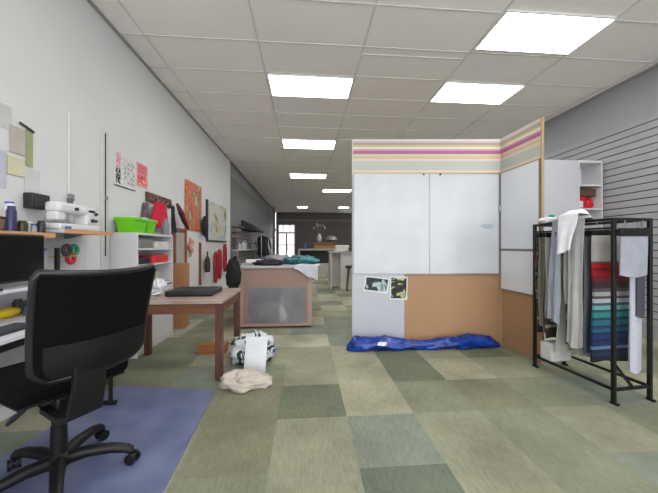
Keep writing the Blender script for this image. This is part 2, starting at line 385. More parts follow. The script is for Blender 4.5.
# blue bundle on the floor
mb = MB(); pts = []; rs = []
n = 90; prof = []
vs = []; K = 28
for i in range(n + 1):
    t = i / n; x = .47 + 1.84 * t
    yc = 3.36 - .03 * t + .012 * math.sin(9 * t); rad = (.078 - .024 * math.exp(-((t - .48) / .12) ** 2) - .008 * t) * min(1, .35 + 14 * t) * min(1, .35 + 9 * (1 - t))
    for k in range(K):
        th = 2 * PI * k / K
        q = noise.fractal(Vector((x * 5, math.cos(th) * 1.2, math.sin(th) * 1.2 + 3)), .8, 2, 4)
        tw = .16 * abs(math.sin(2.5 * th + t * 9 + q)) + .08 * math.sin(5 * th + t * 26) - .05
        r_ = rad * (1 + .22 * q + tw)
        zz = rad * .86 + r_ * .95 * math.sin(th)
        vs.append((x, yc + r_ * 1.15 * math.cos(th), max(.002, zz)))
fs = [(i * K + k, i * K + (k + 1) % K, (i + 1) * K + (k + 1) % K, (i + 1) * K + k) for i in range(n) for k in range(K)] + [tuple(range(K)), tuple(n * K + k for k in range(K))]
mb.add(vs, fs)
M_blue = blotch('blue_nylon', [(.35, (8, 34, 108)), (.6, (14, 62, 158))], 9, .26)
bl = one('canopy_bag', mb, M_blue, (0, 0, 0), 'long blue fabric bundle lying on the floor along the partition', 'bag', smooth=True)
MB().sheet(lambda u, v: (.80 + .10 * u + .02 * v, 3.36 - .105 + .02 * v + .01 * math.sin(u * 6), .075 + .035 * v), 6, 3, .004).build('white_patch', mat('white_print', (225, 228, 235), .5), bl)

# ------------------------------------------------------------------ right cabinets
M_cab = mat('cabinet_white', (200, 199, 206), .4, var=.015)
t = thing('tall_cabinet', 'tall pale cabinet with plain door between partition and open shelves', 'cabinet', (3.50, 4.12, 0))
MB().box(0, .61, .02, .33, 0, 2.51).build('body', M_cab, t, bev=.003)
MB().box(.003, .607, 0, .018, .05, 2.505).build('door', M_cab, t, bev=.003)
t = thing('shelf_unit', 'tall narrow white open shelf unit against the slatted right wall', 'shelf unit', (4.115, 4.12, 0))
SW = .40
MB().box(0, .018, 0, .33, 0, 2.51).box(SW - .018, SW, 0, .33, 0, 2.51).box(.018, SW - .018, .32, .33, 0, 2.51).box(.018, SW - .018, 0, .32, 0, .05).box(.018, SW - .018, 0, .32, 2.47, 2.51).build('carcass', mat('shelf_white', (212, 212, 214), .4), t, bev=.002)
for z in (2.12, 1.76, 1.38, 1.0, .6): MB().box(.019, SW - .019, .005, .318, z, z + .022).build('shelf', mat('shelf_white', (212, 212, 214), .4), t)
M_red = mat('red_plastic', (190, 22, 42), .4, var=.15)
one('red_box', MB().box(0, .17, 0, .2, 0, .19), M_red, (4.165, 4.2, 1.783), 'red box with white front panel on the open shelf', 'box', bev=.008)
tt = bpy.data.objects['red_box']; MB().box(.01, .1, -.006, 0, .02, .12).build('white_label', mat('white_print', (225, 228, 235), .5), tt)
one('red_bag', MB().blob((.06, .08, .092), (.075, .09, .09), 4, .12, 3, floor=0, sq=.7), mat('bright_red_film', (205, 24, 44), .25, var=.15), (4.355, 4.22, 1.783), 'taller glossy red bag on the open shelf, right of the red box', 'bag', smooth=True)
one('shelf_shade_block', MB().box(0, .33, 0, .22, 0, .10), mat('shelf_shade_brown', (96, 66, 52), .7), (4.145, 4.19, 2.0), 'dark brown block on top of the red box, standing in for shade under the upper shelf', 'box', bev=.004).location.z = 1.982  # dark block stands in for the brown shading below the upper shelf

# ------------------------------------------------------------------ fabric sample rack
M_blk = mat('black_steel', (24, 23, 24), .45, .3, var=.1)
RK = Vector((2.335, 2.05)); ra = R(4.8); RW, RL, RH = .34, .70, 1.42
def rk(x, y): return (RK.x + x * math.cos(ra) - y * math.sin(ra), RK.y + x * math.sin(ra) + y * math.cos(ra))
t = thing('sample_rack', 'black steel rack hung with fabric samples, in front of the partition wing', 'rack', (RK.x, RK.y, 0), ra)
for x in (0, RW):
    for y in (0, RL):
        MB().box(x - .013, x + .013, y - .013, y + .013, .0, RH).box(x - .013, x + .013, y - .035, y + .02, 0, .018).build('post', M_blk, t, bev=.003)
for y in (0, RL):
    MB().box(.013, RW - .013, y - .01, y + .01, RH - .022, RH).build('top_rail', M_blk, t)
    MB().box(.013, RW - .013, y - .01, y + .01, .1, .12).build('bottom_rail', M_blk, t)
for x in (0, RW):
    MB().box(x - .01, x + .01, .013, RL - .013, RH - .022, RH).build('top_rail', M_blk, t)
    MB().box(x - .01, x + .01, .013, RL - .013, RH - .085, RH - .07).build('hanging_rail', M_blk, t)
    MB().box(x - .01, x + .01, .013, RL - .013, .1, .12).build('bottom_rail', M_blk, t)
MB().bar((.02, .03, .32), (.17, -.0, .12), .018).build('brace', M_blk, t)
HZ = RH - .07
def sample(y, zb, m, label, x0=.02, x1=.32, zt=HZ - .03, wave=.006, seed=0, th=.004, belly=0.0, header=True, grp=None):
    p = rk(x0, y); W = x1 - x0
    tt = thing('fabric_sample', label, 'fabric sample', (p[0], p[1], 0), ra, grp)
    def fn(u, v):
        z = zt - .03 + (zb - zt + .03) * v
        return (W * u + .012 * math.sin(v * 5 + seed) * v, wave * math.sin(u * 14 + seed * 2 + v * 3) * (.3 + v) + belly * math.sin(PI * v) + .004 * math.sin(v * 9 + seed), z + .008 * math.sin(u * 5 + seed) * v)
    MB().sheet(fn, 14, 24, th).build('cloth', m, tt, smooth='auto')
    MB().box(-.004, W + .004, -.011, .011, zt - .03, zt + .012).build('header_bar', M_blk, tt, bev=.003)
    for q in (.06, W - .06): MB().tube([(q, 0, zt + .012), (q, 0, zt + .03)], .004, 6).build('hook', M_alu, tt)
    return tt
colr = [(0, (20, 24, 40)), (.04, (26, 40, 72)), (.07, (18, 24, 44)), (.09, (84, 112, 150)), (.115, (22, 40, 88)), (.15, (14, 26, 60)), (.165, (24, 44, 100)), (.20, (16, 30, 70)), (.22, (30, 84, 120)), (.25, (18, 50, 76)), (.27, (30, 100, 116)), (.31, (16, 60, 74)), (.33, (44, 124, 128)), (.37, (22, 76, 84)),
        (.39, (110, 160, 160)), (.42, (52, 76, 84)), (.44, (170, 172, 178)), (.47, (70, 66, 72)), (.49, (156, 152, 154)), (.52, (84, 72, 70)), (.55, (44, 36, 38)), (.58, (70, 24, 30)), (.605, (112, 18, 30)), (.64, (160, 18, 32)), (.68, (128, 14, 26)), (.70, (186, 22, 36)), (.735, (96, 84, 80)), (.75, (176, 172, 170)), (.97, (150, 150, 152))]
sample(.15, .26, bands('rainbow_sample', colr, .26, HZ), 'hanging sample book with blue, teal and red stripes behind the front post', x0=.0, x1=.35, wave=.002, th=.02)
C_ = lambda n, c: mat(n, c, .85, var=.08, scale=9, bump=.15, bscale=200)
sample(.22, .30, C_('charcoal_cloth', (92, 92, 100)), 'narrow dark grey sample just left of the striped one', x0=-.005, seed=1)
sample(.27, .26, C_('pale_grey_cloth', (165, 165, 168)), 'light grey hanging sample left of the dark grey one', x0=-.01, seed=2)
sample(.32, .42, C_('off_white_cloth', (205, 203, 200)), 'off white hanging sample in the middle of the rack', x0=-.02, seed=3, wave=.012)
sample(.385, .34, bands('brown_grey_sample', [(0, (88, 76, 70)), (.05, (120, 108, 100)), (.12, (86, 78, 74)), (.2, (150, 144, 140)), (.26, (110, 100, 96)), (.34, (205, 202, 198))], .34, HZ), 'hanging sample, off white above brown and grey bands', x0=-.01, seed=4)
sample(.44, .24, C_('greenish_white_cloth', (178, 180, 172)), 'pale greenish white hanging sample with long drop', x0=-.03, seed=5, wave=.01)
sample(.50, .50, bands('grey_stripe_sample', [(0, (120, 122, 130)), (.1, (190, 190, 194)), (.2, (140, 142, 150)), (.28, (196, 196, 198)), (.38, (120, 120, 128)), (.46, (200, 200, 200)), (.56, (150, 150, 154)), (.64, (206, 206, 204)), (.78, (58, 58, 64))], .5, HZ), 'grey and white striped sample with dark top', x0=-.01, seed=6)
sample(.545, .33, bands('photo_sample', [(0, (52, 42, 42)), (.06, (150, 140, 132)), (.09, (60, 50, 46)), (.16, (160, 158, 152)), (.22, (176, 176, 176))], .37, HZ), 'pale grey sample with dark pictures along its lower edge', x0=-.035, seed=7)
sample(.60, .36, C_('tan_cloth', (150, 128, 106)), 'tan brown hanging sample near the back of the rack', x0=-.01, seed=8, wave=.012)
sample(.645, .42, C_('sage_cloth', (128, 134, 124)), 'grey green hanging sample, second from the back of the rack', x0=-.01, seed=9)
sample(.675, .36, blotch('patterned_cloth', [(.35, (24, 24, 28)), (.5, (60, 72, 52)), (.58, (150, 52, 58)), (.66, (190, 185, 160))], 18), 'dark patterned sample with green and red spots at the back post', x0=-.012, seed=10)
# drapes over the left rail
def drape(name, yc, hw, z0, m, label, cat, seed, xo=-.02, peak=.03, th=.004, out=0.0):
    p = rk(0, 0); 
    def fn(u, v):
        y = yc - hw + 2 * hw * u; s_ = v * 2 - 1
        nz = noise.fractal(Vector((u * 3 + seed, v * 3, seed)), .8, 2, 3)
        if v < .35: k = v / .35; return (.10 - .03 * k + .02 * nz, y, HZ + out + .07 - .03 * (1 - k) + peak * math.sin(PI * u))
        if v < .5: k = (v - .35) / .15; return (.07 - (.095 + out) * k, y, HZ + out + .09 + peak * math.sin(PI * u) * (1 - .5 * k) + .01 * nz)
        k = (v - .5) / .5
        return (-.028 - out + xo * k + .016 * nz * k - .012 * math.sin(u * 9 + seed) * k, y + .02 * math.sin(4 * k + seed) * (u - .5), HZ + out + .09 - (HZ + out + .09 - z0) * k + .02 * math.sin(u * 4 + seed) * k)
    return one(name, MB().sheet(fn, 16, 30, th), m, (p[0], p[1], 0), label, cat, rz=ra, smooth='auto')
drape('draped_cloth', .30, .075, 1.15, C_('white_drape', (226, 226, 232)), 'crumpled white cloth draped highest over the top rail of the rack', 'cloth', 1, peak=.05, xo=-.05, out=.035)
drape('draped_cloth', .445, .045, .52, C_('blue_grey_drape', (146, 150, 162)), 'blue grey cloth hanging over the side of the rack', 'cloth', 5, xo=-.03)
drape('draped_cloth', .265, .07, .36, C_('light_coat', (178, 178, 178)), 'long pale grey cloth hanging down the middle of the rack', 'cloth', 9, xo=-.02)
p = rk(.04, .59)
one('folded_cloth', MB().blob((0, 0, .03), (.09, .08, .03), 2, .3, 3, floor=0), C_('white_drape', (226, 226, 232)), (p[0], p[1], RH + .001), 'small white folded cloth lying on top of the rack', 'cloth', smooth=True)
p = rk(.045, .56)
one('teal_clip', MB().box(-.02, .02, -.015, .015, 0, .025), mat('teal_plastic', (40, 150, 136), .4), (p[0], p[1], RH + .056), 'small teal clip on the white folded cloth of the rack', 'clip', bev=.004)
p = rk(.0, .50)
one('paper_bag', MB().box(0, .22, 0, .14, 0, .17), C_('pale_bag', (196, 196, 194)), (p[0] - .02, p[1] - .01, .14), 'pale square bag resting low inside the black rack', 'bag', rz=ra, bev=.02)
bpy.data.objects['paper_bag'].location.z = .121
# samples on the front of the rack
def fsample(x0, x1, zt, zb, y, m, label, tiltp=0, th=.008, header=True):
    p = rk(x0, y); W = x1 - x0
    tt = thing('fabric_sample', label, 'fabric sample', (p[0], p[1], 0), ra)
    MB().sheet(lambda u, v: (W * u + tiltp * v, .006 * math.sin(u * 6 + v * 2) * v, zt + (zb - zt) * v - .02 * (math.sin(PI * u) * v)), 10, 14, th).build('cloth', m, tt, smooth='auto')
    if header: MB().box(-.012, W + .012, -.014, .012, zt - .005, zt + .055).build('header_bar', M_blk, tt, bev=.004)
    for q in (.04, W - .04): MB().tube([(q, 0, zt + .02), (q, .0, RH - .022)], .004, 6).build('hook', M_alu, tt)
fsample(.015, .265, 1.283, .985, -.035, C_('front_white_swatch', (150, 152, 163)), 'square white swatch hung on the black front bar of the rack')
fsample(.245, .318, 1.13, .66, .018, C_('dark_swatch', (66, 66, 76)), 'dark charcoal swatch behind the white square one, right of the rack front', header=False)
fs_ = blotch('printed_paper', [(.3, (176, 176, 190)), (.66, (186, 186, 198)), (.7, (130, 130, 145))], 30)
fsample(.205, .315, 1.2, .22, .035, fs_, 'long white printed swatch hanging lowest at the rack front', tiltp=.0, header=False)

# ------------------------------------------------------------------ wooden work table
WX0, WX1, WY0, WY1 = -1.785, -.74, 2.67, 3.43
M_wl = wood('table_wood', (94, 56, 40), (130, 82, 58), 'X'); M_wz = wood('leg_wood', (70, 42, 32), (100, 62, 48), 'Z')
t = thing('work_table', 'brown wooden work table with worn top and square legs', 'table', (WX0, WY0, 0))
W, D = WX1 - WX0, WY1 - WY0
MB().box(0, W, 0, D, .690, .725).build('tabletop', wood('table_top_wood', (150, 122, 104), (184, 172, 164), 'X', .35), t, bev=.004)
MB().box(.05, W - .05, .02, .045, .60, .69).box(.05, W - .05, D - .045, D - .02, .60, .69).box(.02, .045, .05, D - .05, .60, .69).box(W - .045, W - .02, .05, D - .05, .60, .69).build('apron', M_wl, t, bev=.003)
for x in (.01, W - .07):
    for y in (.01, D - .07):
        MB().box(x, x + .06, y, y + .06, .0, .69).build('leg', M_wz, t, bev=.004)
# things on the table
one('folded_fabric', MB().box(0, .44, 0, .36, 0, .05), blotch('black_leather', [(.3, (14, 15, 22)), (.7, (28, 30, 42))], 6, .5), (-1.33, 2.86, .726), 'black flat folder lying on the near side of the wooden table', 'folder', bev=.015, seg=3)
M_pap = mat('paper_white', (214, 214, 220), .6, var=.05)
rp = random.Random(5)
for i, l in enumerate(['lowest white paper sheet on the wooden table beside the chair', 'middle white paper of the loose heap on the wooden table', 'top white paper of the loose heap on the wooden table']):
    one('paper_sheet', MB().sheet(lambda u, v: (.32 * u - .16, .24 * v - .12, .002 + .006 * math.sin(3 * u + i) ** 2 + .006 * math.sin(5 * v + i) ** 2), 8, 8, .002), M_pap, (-1.58 + rp.uniform(-.02, .02), 2.90 + rp.uniform(-.04, .04), .727 + .017 * i), l, 'paper', group='papers on the table', rz=rp.uniform(-.2, .2), smooth=True)
one('crumpled_paper', MB().blob((0, 0, .05), (.08, .07, .07), 3, .4, 2.5, floor=0), M_pap, (-1.56, 3.24, .80), 'crumpled white paper standing by the shelves on the wooden table', 'paper').location.z = .726
one('wood_tray', MB().box(0, .22, 0, .12, 0, .018), wood('light_tray', (150, 104, 62), (176, 130, 84)), (-1.30, 3.26, .725), 'thin brown wooden tray behind the black folder', 'tray', bev=.003)
# plank, bags below
one('wood_block', MB().box(0, .30, 0, .12, 0, .10), wood('orange_wood', (140, 84, 44), (176, 112, 64)), (-1.2, 3.36, 0), 'brown wooden block on the floor under the table', 'block', bev=.004)
one('beige_bag', MB().blob((0, 0, .04), (.20, .14, .085), 6, .34, 2.0, nu=48, nv=30, floor=.002), mat('beige_canvas', (190, 180, 168), .9, var=.08, bump=.3, bscale=30), (-.53, 2.58, 0), 'crumpled beige canvas bag lying beside the front table leg', 'bag', smooth=True)
one('striped_bag', MB().blob((0, 0, .13), (.21, .17, .155), 9, .28, 1.6, nu=48, nv=30, floor=.002, sq=.85), blotch('green_blue_print', [(.0, (205, 208, 214)), (.46, (205, 208, 214)), (.47, (24, 60, 56)), (.56, (28, 52, 50)), (.57, (210, 212, 216)), (.64, (44, 66, 140)), (.72, (190, 195, 215))], 5, .5, interp='CONSTANT'), (-.56, 3.10, 0), 'soft white bag with dark green and blue print on the floor', 'bag', smooth=True)
mb = MB().box(-.105, .105, -.012, .012, 0, .32)
o = one('white_board_panel', mb, mat('bright_card', (222, 224, 226), .5), (-.49, 2.84, .003), 'white rectangular card leaning on the printed bag', 'card', bev=.003); o.rotation_euler = (R(-16), 0, R(-6))

# ------------------------------------------------------------------ white shelf cabinet with green tub
CX0, CX1, CY0, CY1, CZ = -2.075, -1.80, 3.28, 4.13, 1.35
t = thing('shelf_cabinet', 'white open sided shelf cabinet along the left wall under the green tubs', 'cabinet', (CX0, CY0, 0))
W, D = CX1 - CX0, CY1 - CY0; Mw = mat('cabinet_side_white', (205, 204, 205), .5)
MB().box(0, W, 0, .02, 0, CZ).box(0, W, D - .02, D, 0, CZ).box(0, .012, .02, D - .02, 0, CZ).box(0, W, .02, D - .02, CZ - .025, CZ).box(.012, W - .02, .02, D - .02, 0, .06).build('carcass', Mw, t, bev=.002)
for z in (1.16, .98, .72): MB().box(.013, W - .004, .021, D - .021, z, z + .02).build('shelf', Mw, t)
MB().box(W - .018, W, .021, D - .021, .06, .70).build('door', Mw, t, bev=.003)
shelf_items = [(3.32, 1.181, .34, .10, 'paper_stack', (120, 118, 116), 'pile of grey papers on the upper shelf of the white cabinet'),
               (3.70, 1.181, .36, .08, 'white_paper_stack', (205, 205, 205), 'white paper stack on the upper shelf, far end'),
               (3.33, 1.001, .26, .07, 'dark_folder', (30, 28, 34), 'dark folders on the second shelf of the white cabinet'),
               (3.64, 1.001, .40, .09, 'red_folder', (200, 40, 44), 'red folders on the second shelf of the white cabinet'),
               (3.33, .741, .50, .16, 'pale_box', (165, 164, 156), 'greyish box on the third shelf of the white cabinet')]
for y, z, l, h, n_, c, lab in shelf_items:
    one(n_, MB().box(0, .22, 0, l, 0, h), mat(n_ + '_paper', c, .7, var=.2, scale=14), (CX0 + .03, y, z), lab, 'stationery', bev=.006)
M_green = mat('lime_plastic', (108, 200, 24), .3, var=.05)
def tub(y, l, label):
    t = thing('storage_tub', label, 'storage tub', (-1.93, y, CZ + .001), 0, 'green tubs')
    mb = MB(); ow, ol = .20, l; h = .165
    def ring(w_, l_, z): return [(-w_ / 2, 0 + (l - l_) / 2, z), (w_ / 2, (l - l_) / 2, z), (w_ / 2, l - (l - l_) / 2, z), (-w_ / 2, l - (l - l_) / 2, z)]
    R_ = [ring(.17, l - .05, 0), ring(.205, l - .01, h - .03), ring(.235, l, h - .03), ring(.235, l, h), ring(.20, l - .02, h), ring(.16, l - .06, .01)]
    vs = sum(R_, []); fs = [(0, 3, 2, 1)] + [(a * 4 + k, a * 4 + (k + 1) % 4, (a + 1) * 4 + (k + 1) % 4, (a + 1) * 4 + k) for a in range(5) for k in range(4)] + [(20, 21, 22, 23)]
    mb.add(vs, fs).build('tub_body', M_green, t, bev=.006)
    MB().blob((0, l / 2, h - .01), (.085, l / 2 - .04, .035), 1, .2, 5).build('contents', mat('pale_contents', (220, 220, 226), .7), t, smooth=True)
tub(3.285, .25, 'nearer lime green plastic tub on the white shelf cabinet')
tub(3.54, .20, 'farther lime green plastic tub on the white shelf cabinet')
# clutter behind the tubs
one('grey_bottle', MB().lathe((0, 0, 0), [(.045, 0), (.045, .15), (.02, .19), (.02, .22)]), mat('grey_plastic', (120, 122, 128), .5), (-1.87, 4.06, CZ + .001), 'grey bottle at the far end of the white cabinet top', 'bottle', smooth='auto')
# cardboard box standing tall
one('cardboard_carton', MB().box(0, .17, 0, .20, 0, .95), mat('cardboard', (170, 122, 84), .8, var=.05), (-1.945, 4.42, 0), 'tall narrow brown cardboard carton standing behind the table', 'carton', bev=.004)
# picture frame with brown wood leaning behind
t = thing('mirror_frame', 'tall brown wooden frame leaning on the left wall behind the white cabinet', 'frame', (XL + .03, 4.68, .25))
Mfr = wood('red_brown_wood', (110, 54, 34), (148, 82, 50), 'Z')
MB().box(0, .03, 0, .06, 0, 1.24).box(0, .03, .42, .48, 0, 1.24).box(0, .03, .06, .42, 1.18, 1.24).box(0, .03, .06, .42, 0, .06).build('frame', Mfr, t, bev=.005)
MB().box(.006, .012, .06, .42, .06, 1.18).build('panel', mat('pale_panel', (170, 166, 158), .5), t)
t.location.z = 0; 
for c in t.children: c.location.z = .25
MB().box(0, .025, .02, .06, 0, .25).box(0, .025, .42, .46, 0, .25).build('stand_leg', Mfr, t)

# ------------------------------------------------------------------ left wall things
def onwall(name, y0, y1, z0, z1, th, m, label, cat, xo=.001, **kw):
    return one(name, MB().box(0, th, 0, y1 - y0, 0, z1 - z0), m, (XL + xo, y0, z0), label, cat, **kw)
# conduit and slotted rail
o = one('cable_conduit', MB().box(0, .012, 0, .018, 0, 1.18), mat('conduit_white', (214, 214, 214), .4), (XL + .001, 2.73, 1.20), 'thin white cable conduit running up the left wall', 'conduit', bev=.003)
MB().box(.012, .03, -.015, .035, .40, .46).build('switch', mat('grey_switch', (130, 130, 134), .5), o)
o = one('wall_upright', MB().box(0, .012, 0, .125, 0, 1.6), Mw, (XL + .001, 3.135, .8), 'white wall upright with a dark slot running down its middle', 'upright', bev=.003)
MB().box(.012, .014, .05, .068, .30, 1.57).build('slot', mat('slot_dark', (46, 46, 46), .7), o)
MB().box(.014, .03, .045, .075, .88, .92).build('clip', M_alu, o)
# calendar
t = thing('wall_calendar', 'white wall calendar with pink heading and a grid of dates', 'calendar', (XL + .002, 3.355, 1.88))
MB().box(0, .008, 0, .375, 0, .375).build('page', mat('calendar_paper', (218, 216, 216), .6), t)
mb = MB()
for k in range(1, 5): mb.box(.008, .0095, .10 + .055 * k, .102 + .055 * k, .03, .35)
for k in range(1, 6): mb.box(.008, .0095, .10, .37, .03 + .055 * k, .032 + .055 * k)
GR = mb
MB().box(.008, .0095, .01, .09, .20, .36).build('pink_heading', blotch('pink_print', [(.4, (215, 120, 140)), (.6, (222, 200, 206))], 40), t)
MB().box(.008, .0095, .01, .09, .02, .19).build('dark_heading', blotch('dark_print', [(.45, (40, 40, 44)), (.55, (210, 210, 210))], 30, interp='CONSTANT'), t)
mb = GR
for a in range(4):
    for b in range(5):
        if (a * 3 + b) % 4: mb.box(.008, .0098, .175 + .055 * a, .19 + .055 * a, .045 + .055 * b, .07 + .055 * b)
mb.build('date_grid', mat('grid_grey', (100, 100, 104), .6), t)
MB().box(0, .010, -.004, .38, -.008, 0).build('bottom_edge', mat('dark_ink', (50, 50, 54), .6), t)
# red poster
t = thing('red_notice', 'small red and pink notice sheet right of the calendar', 'notice', (XL + .002, 3.775, 1.955))
MB().box(0, .006, 0, .235, 0, .29).build('sheet', mat('pink_paper', (226, 148, 150), .6), t)
MB().box(.006, .0075, .015, .22, .03, .145).build('red_block', blotch('red_print', [(.5, (212, 46, 50)), (.56, (232, 160, 160))], 22), t)
mb = MB()
for k in range(5): mb.box(.006, .0075, .02, .215, .165 + .022 * k, .177 + .022 * k)
mb.build('text_lines', mat('red_ink', (205, 70, 80), .6), t)
# coat rack
t = thing('coat_rack', 'dark wooden coat rail with hooks on the left wall above the green tubs', 'coat rack', (XL + .001, 3.965, 1.79))
MB().box(0, .025, 0, .70, 0, .125).build('backboard', blotch('carved_wood', [(.4, (48, 30, 26)), (.6, (120, 72, 56))], 14), t, bev=.004)
for k in range(5): MB().tube([(.025, .08 + .135 * k, .03), (.06, .08 + .135 * k, .02), (.07, .08 + .135 * k, .05)], .006, 8).build('hook', M_alu, t)
def hang(name, y, z0, z1, wy, m, label, cat, seed=0, xt=.05, xo=.035):
    mb = MB().sheet(lambda u, v: (xo + xt * math.sin(PI * u) * (.5 + .5 * v) + .01 * math.sin(u * 13 + seed), (u - .5) * wy * (.55 + .45 * v) + .02 * math.sin(v * 3 + seed), z1 + (z0 - z1) * v), 14, 16, .02)
    return one(name, mb, m, (XL, y, 0), label, cat, smooth='auto')
hang('red_scarf', 4.17, 1.45, 1.80, .50, C_('red_cloth', (200, 24, 56)), 'bright red cloth hanging from the coat rail', 'cloth', 1, xo=.075)
hang('plaid_bag', 3.93, 1.36, 1.76, .14, blotch('plaid', [(.4, (64, 44, 56)), (.6, (110, 90, 96))], 20), 'dark patterned cloth hanging beside the red one behind the tubs', 'cloth', 3, xo=.02, xt=.03)
hang('white_towel', 4.50, 1.36, 1.76, .16, C_('grey_white_cloth', (196, 198, 200)), 'pale towel hanging from the coat rail right of the red cloth', 'cloth', 2)
hang('black_cloth', 4.65, 1.42, 1.82, .14, C_('black_cloth', (34, 34, 42)), 'narrow black cloth hanging at the end of the coat rail', 'cloth', 4)
one('dark_scarf', MB().tube([(.06, 0, 1.86), (.07, .12, 1.74), (.07, .26, 1.60), (.06, .42, 1.50)], [.02, .045, .04, .02], 10), blotch('dark_red_cloth', [(.4, (44, 30, 40)), (.6, (130, 40, 56))], 14), (XL + .03, 4.70, 0), 'dark red and black scarf hanging slantwise left of the red painting', 'scarf', smooth=True)
# paintings
M_p1 = blotch('red_painting', [(.3, (58, 70, 62)), (.38, (150, 140, 90)), (.44, (205, 104, 50)), (.5, (190, 44, 40)), (.55, (200, 150, 96)), (.6, (90, 40, 44)), (.66, (176, 176, 150))], 4.5, .5, 4, .6, (1, 1.6, .6))
t = thing('canvas_painting', 'tall red and orange abstract canvas on the left wall', 'painting', (XL + .001, 5.20, 1.50))
MB().box(0, .035, 0, .72, 0, .86).build('canvas', M_p1, t, bev=.004)
M_p2 = blotch('pale_painting', [(.3, (96, 112, 124)), (.42, (160, 178, 190)), (.5, (196, 198, 194)), (.6, (186, 180, 140)), (.7, (120, 112, 96))], 2.2, .5, 4, 1.0)
t = thing('canvas_painting', 'pale blue and yellow landscape canvas near the slatted wall', 'painting', (XL + .001, 6.28, 1.34))
MB().box(0, .04, 0, 1.4, 0, .84).build('canvas', M_p2, t, bev=.004)
MB().box(0, .05, -.02, 1.42, -.03, -.001).box(0, .05, -.025, -.001, 0, .84).build('frame_edge', mat('navy_edge', (44, 52, 66), .5), t)
one('hanging_bag', MB().blob((0, 0, 0), (.05, .12, .2), 3, .3, 3), C_('black_cloth', (34, 34, 42)), (XL + .075, 6.0, 1.60), 'small dark bag hanging at the left edge of the landscape canvas', 'bag', smooth=True)
# orange ornament, frame with straps
one('orange_ornament', MB().tube([(.02, 0, 0), (.025, .05, -.08), (.025, -.05, -.16), (.025, .04, -.22), (.02, 0, -.34)], [.02, .045, .05, .04, .01], 8), blotch('orange_print', [(.4, (205, 90, 50)), (.6, (196, 180, 170))], 18), (XL + .02, 5.35, 1.35), 'orange and white hanging ornament under the red canvas', 'ornament', smooth=True)
t = thing('hook_panel', 'white wall panel with brown edge holding straps below the landscape canvas', 'panel', (XL + .001, 5.9, .45))
MB().box(0, .02, 0, 1.9, 0, .80).build('board', Mw, t); MB().box(0, .04, -.035, 0, 0, .83).build('edge', Mfr, t)
for k, (y, col, z, lab) in enumerate([(6.1, (40, 34, 36), .95, 'dark bottle shaped tool hanging on the white panel'), (6.75, (150, 40, 50), 1.06, 'thin dark red strap loop on the white panel'),
                                      (7.05, (170, 30, 44), 1.12, 'middle red strap loop on the white panel'), (7.5, (165, 24, 40), 1.25, 'longest red strap loop, nearest the slatted wall')]):
    if k == 0:
        one('hanging_tool', MB().lathe((0, 0, 0), [(.05, -.42), (.06, -.3), (.05, -.16), (.015, -.08), (.015, 0)], 12), mat('tool_dark', col, .5), (XL + .09, y, z + .15), lab, 'tool', smooth='auto')
    else:
        pts = [(.0, .09 * math.sin(a), -.33 + .33 * math.cos(a)) for a in [2 * PI * i / 24 for i in range(25)]]
        one('strap_loop', MB().tube(pts, .028, 8, cap=False), mat('strap_red%d' % k, col, .5), (XL + .06, y, z), lab, 'strap', smooth=True)
# papers above the desk
def paper(y0, y1, z0, z1, c, lab, tilt=0, xo=.002):
    o = one('pinned_paper', MB().box(0, .003, 0, y1 - y0, 0, z1 - z0), mat('pinned_' + '_'.join(map(str, c)), c, .7, var=.06, scale=10), (XL + xo, y0, z0), lab, 'paper'); o.rotation_euler = (tilt, 0, 0)
paper(2.08, 2.24, 2.02, 2.18, (196, 196, 196), 'white paper pinned highest at the left edge of the photo')
paper(2.225, 2.335, 1.87, 2.06, (184, 176, 168), 'beige grey fabric piece pinned on the wall above the shelf', xo=.006)
paper(2.345, 2.40, 1.80, 2.09, (158, 164, 118), 'narrow olive green strip pinned on the wall')
paper(2.02, 2.20, 1.60, 1.86, (190, 190, 205), 'pale lilac sheet pinned above the shelf end')
paper(2.205, 2.33, 1.71, 1.84, (208, 204, 172), 'pale yellow note pinned beside the lilac sheet', xo=.006)
paper(2.335, 2.46, 1.60, 1.79, (205, 205, 208), 'white sheet pinned under the olive strip')
one('curtain_hook', MB().tube([(.012, 0, 0), (.012, .11, -.03)], .008, 8), mat('dark_magnet', (60, 60, 60), .5), (XL, 2.29, 2.10), 'small black hook above the pinned fabric piece', 'hook')

# ------------------------------------------------------------------ shelf over the monitor
SZ = 1.30; M_sh = wood('shelf_wood', (196, 140, 96), (216, 164, 118), 'Y')
t = thing('wall_shelf', 'wooden wall shelf over the monitor, loaded with jars', 'shelf', (XL + .001, 1.0, SZ - .035))
MB().box(0, .24, 0, 1.29, 0, .03).build('board', mat('shelf_top', (196, 194, 194), .5), t)
MB().box(.24, .252, 0, 1.29, -.002, .032).build('front_edge', M_sh, t)
def bracket(y, parent):
    pts = [(0.002, 0), (.21, 0), (.20, -.03), (.12, -.06), (.06, -.13), (.035, -.27), (.002, -.27)]
    MB().prism(pts, 'Y', y, y + .03).build('bracket', mat('cream_bracket', (202, 194, 184), .5), parent, bev=.003)
bracket(1.24, t); bracket(.3, t)
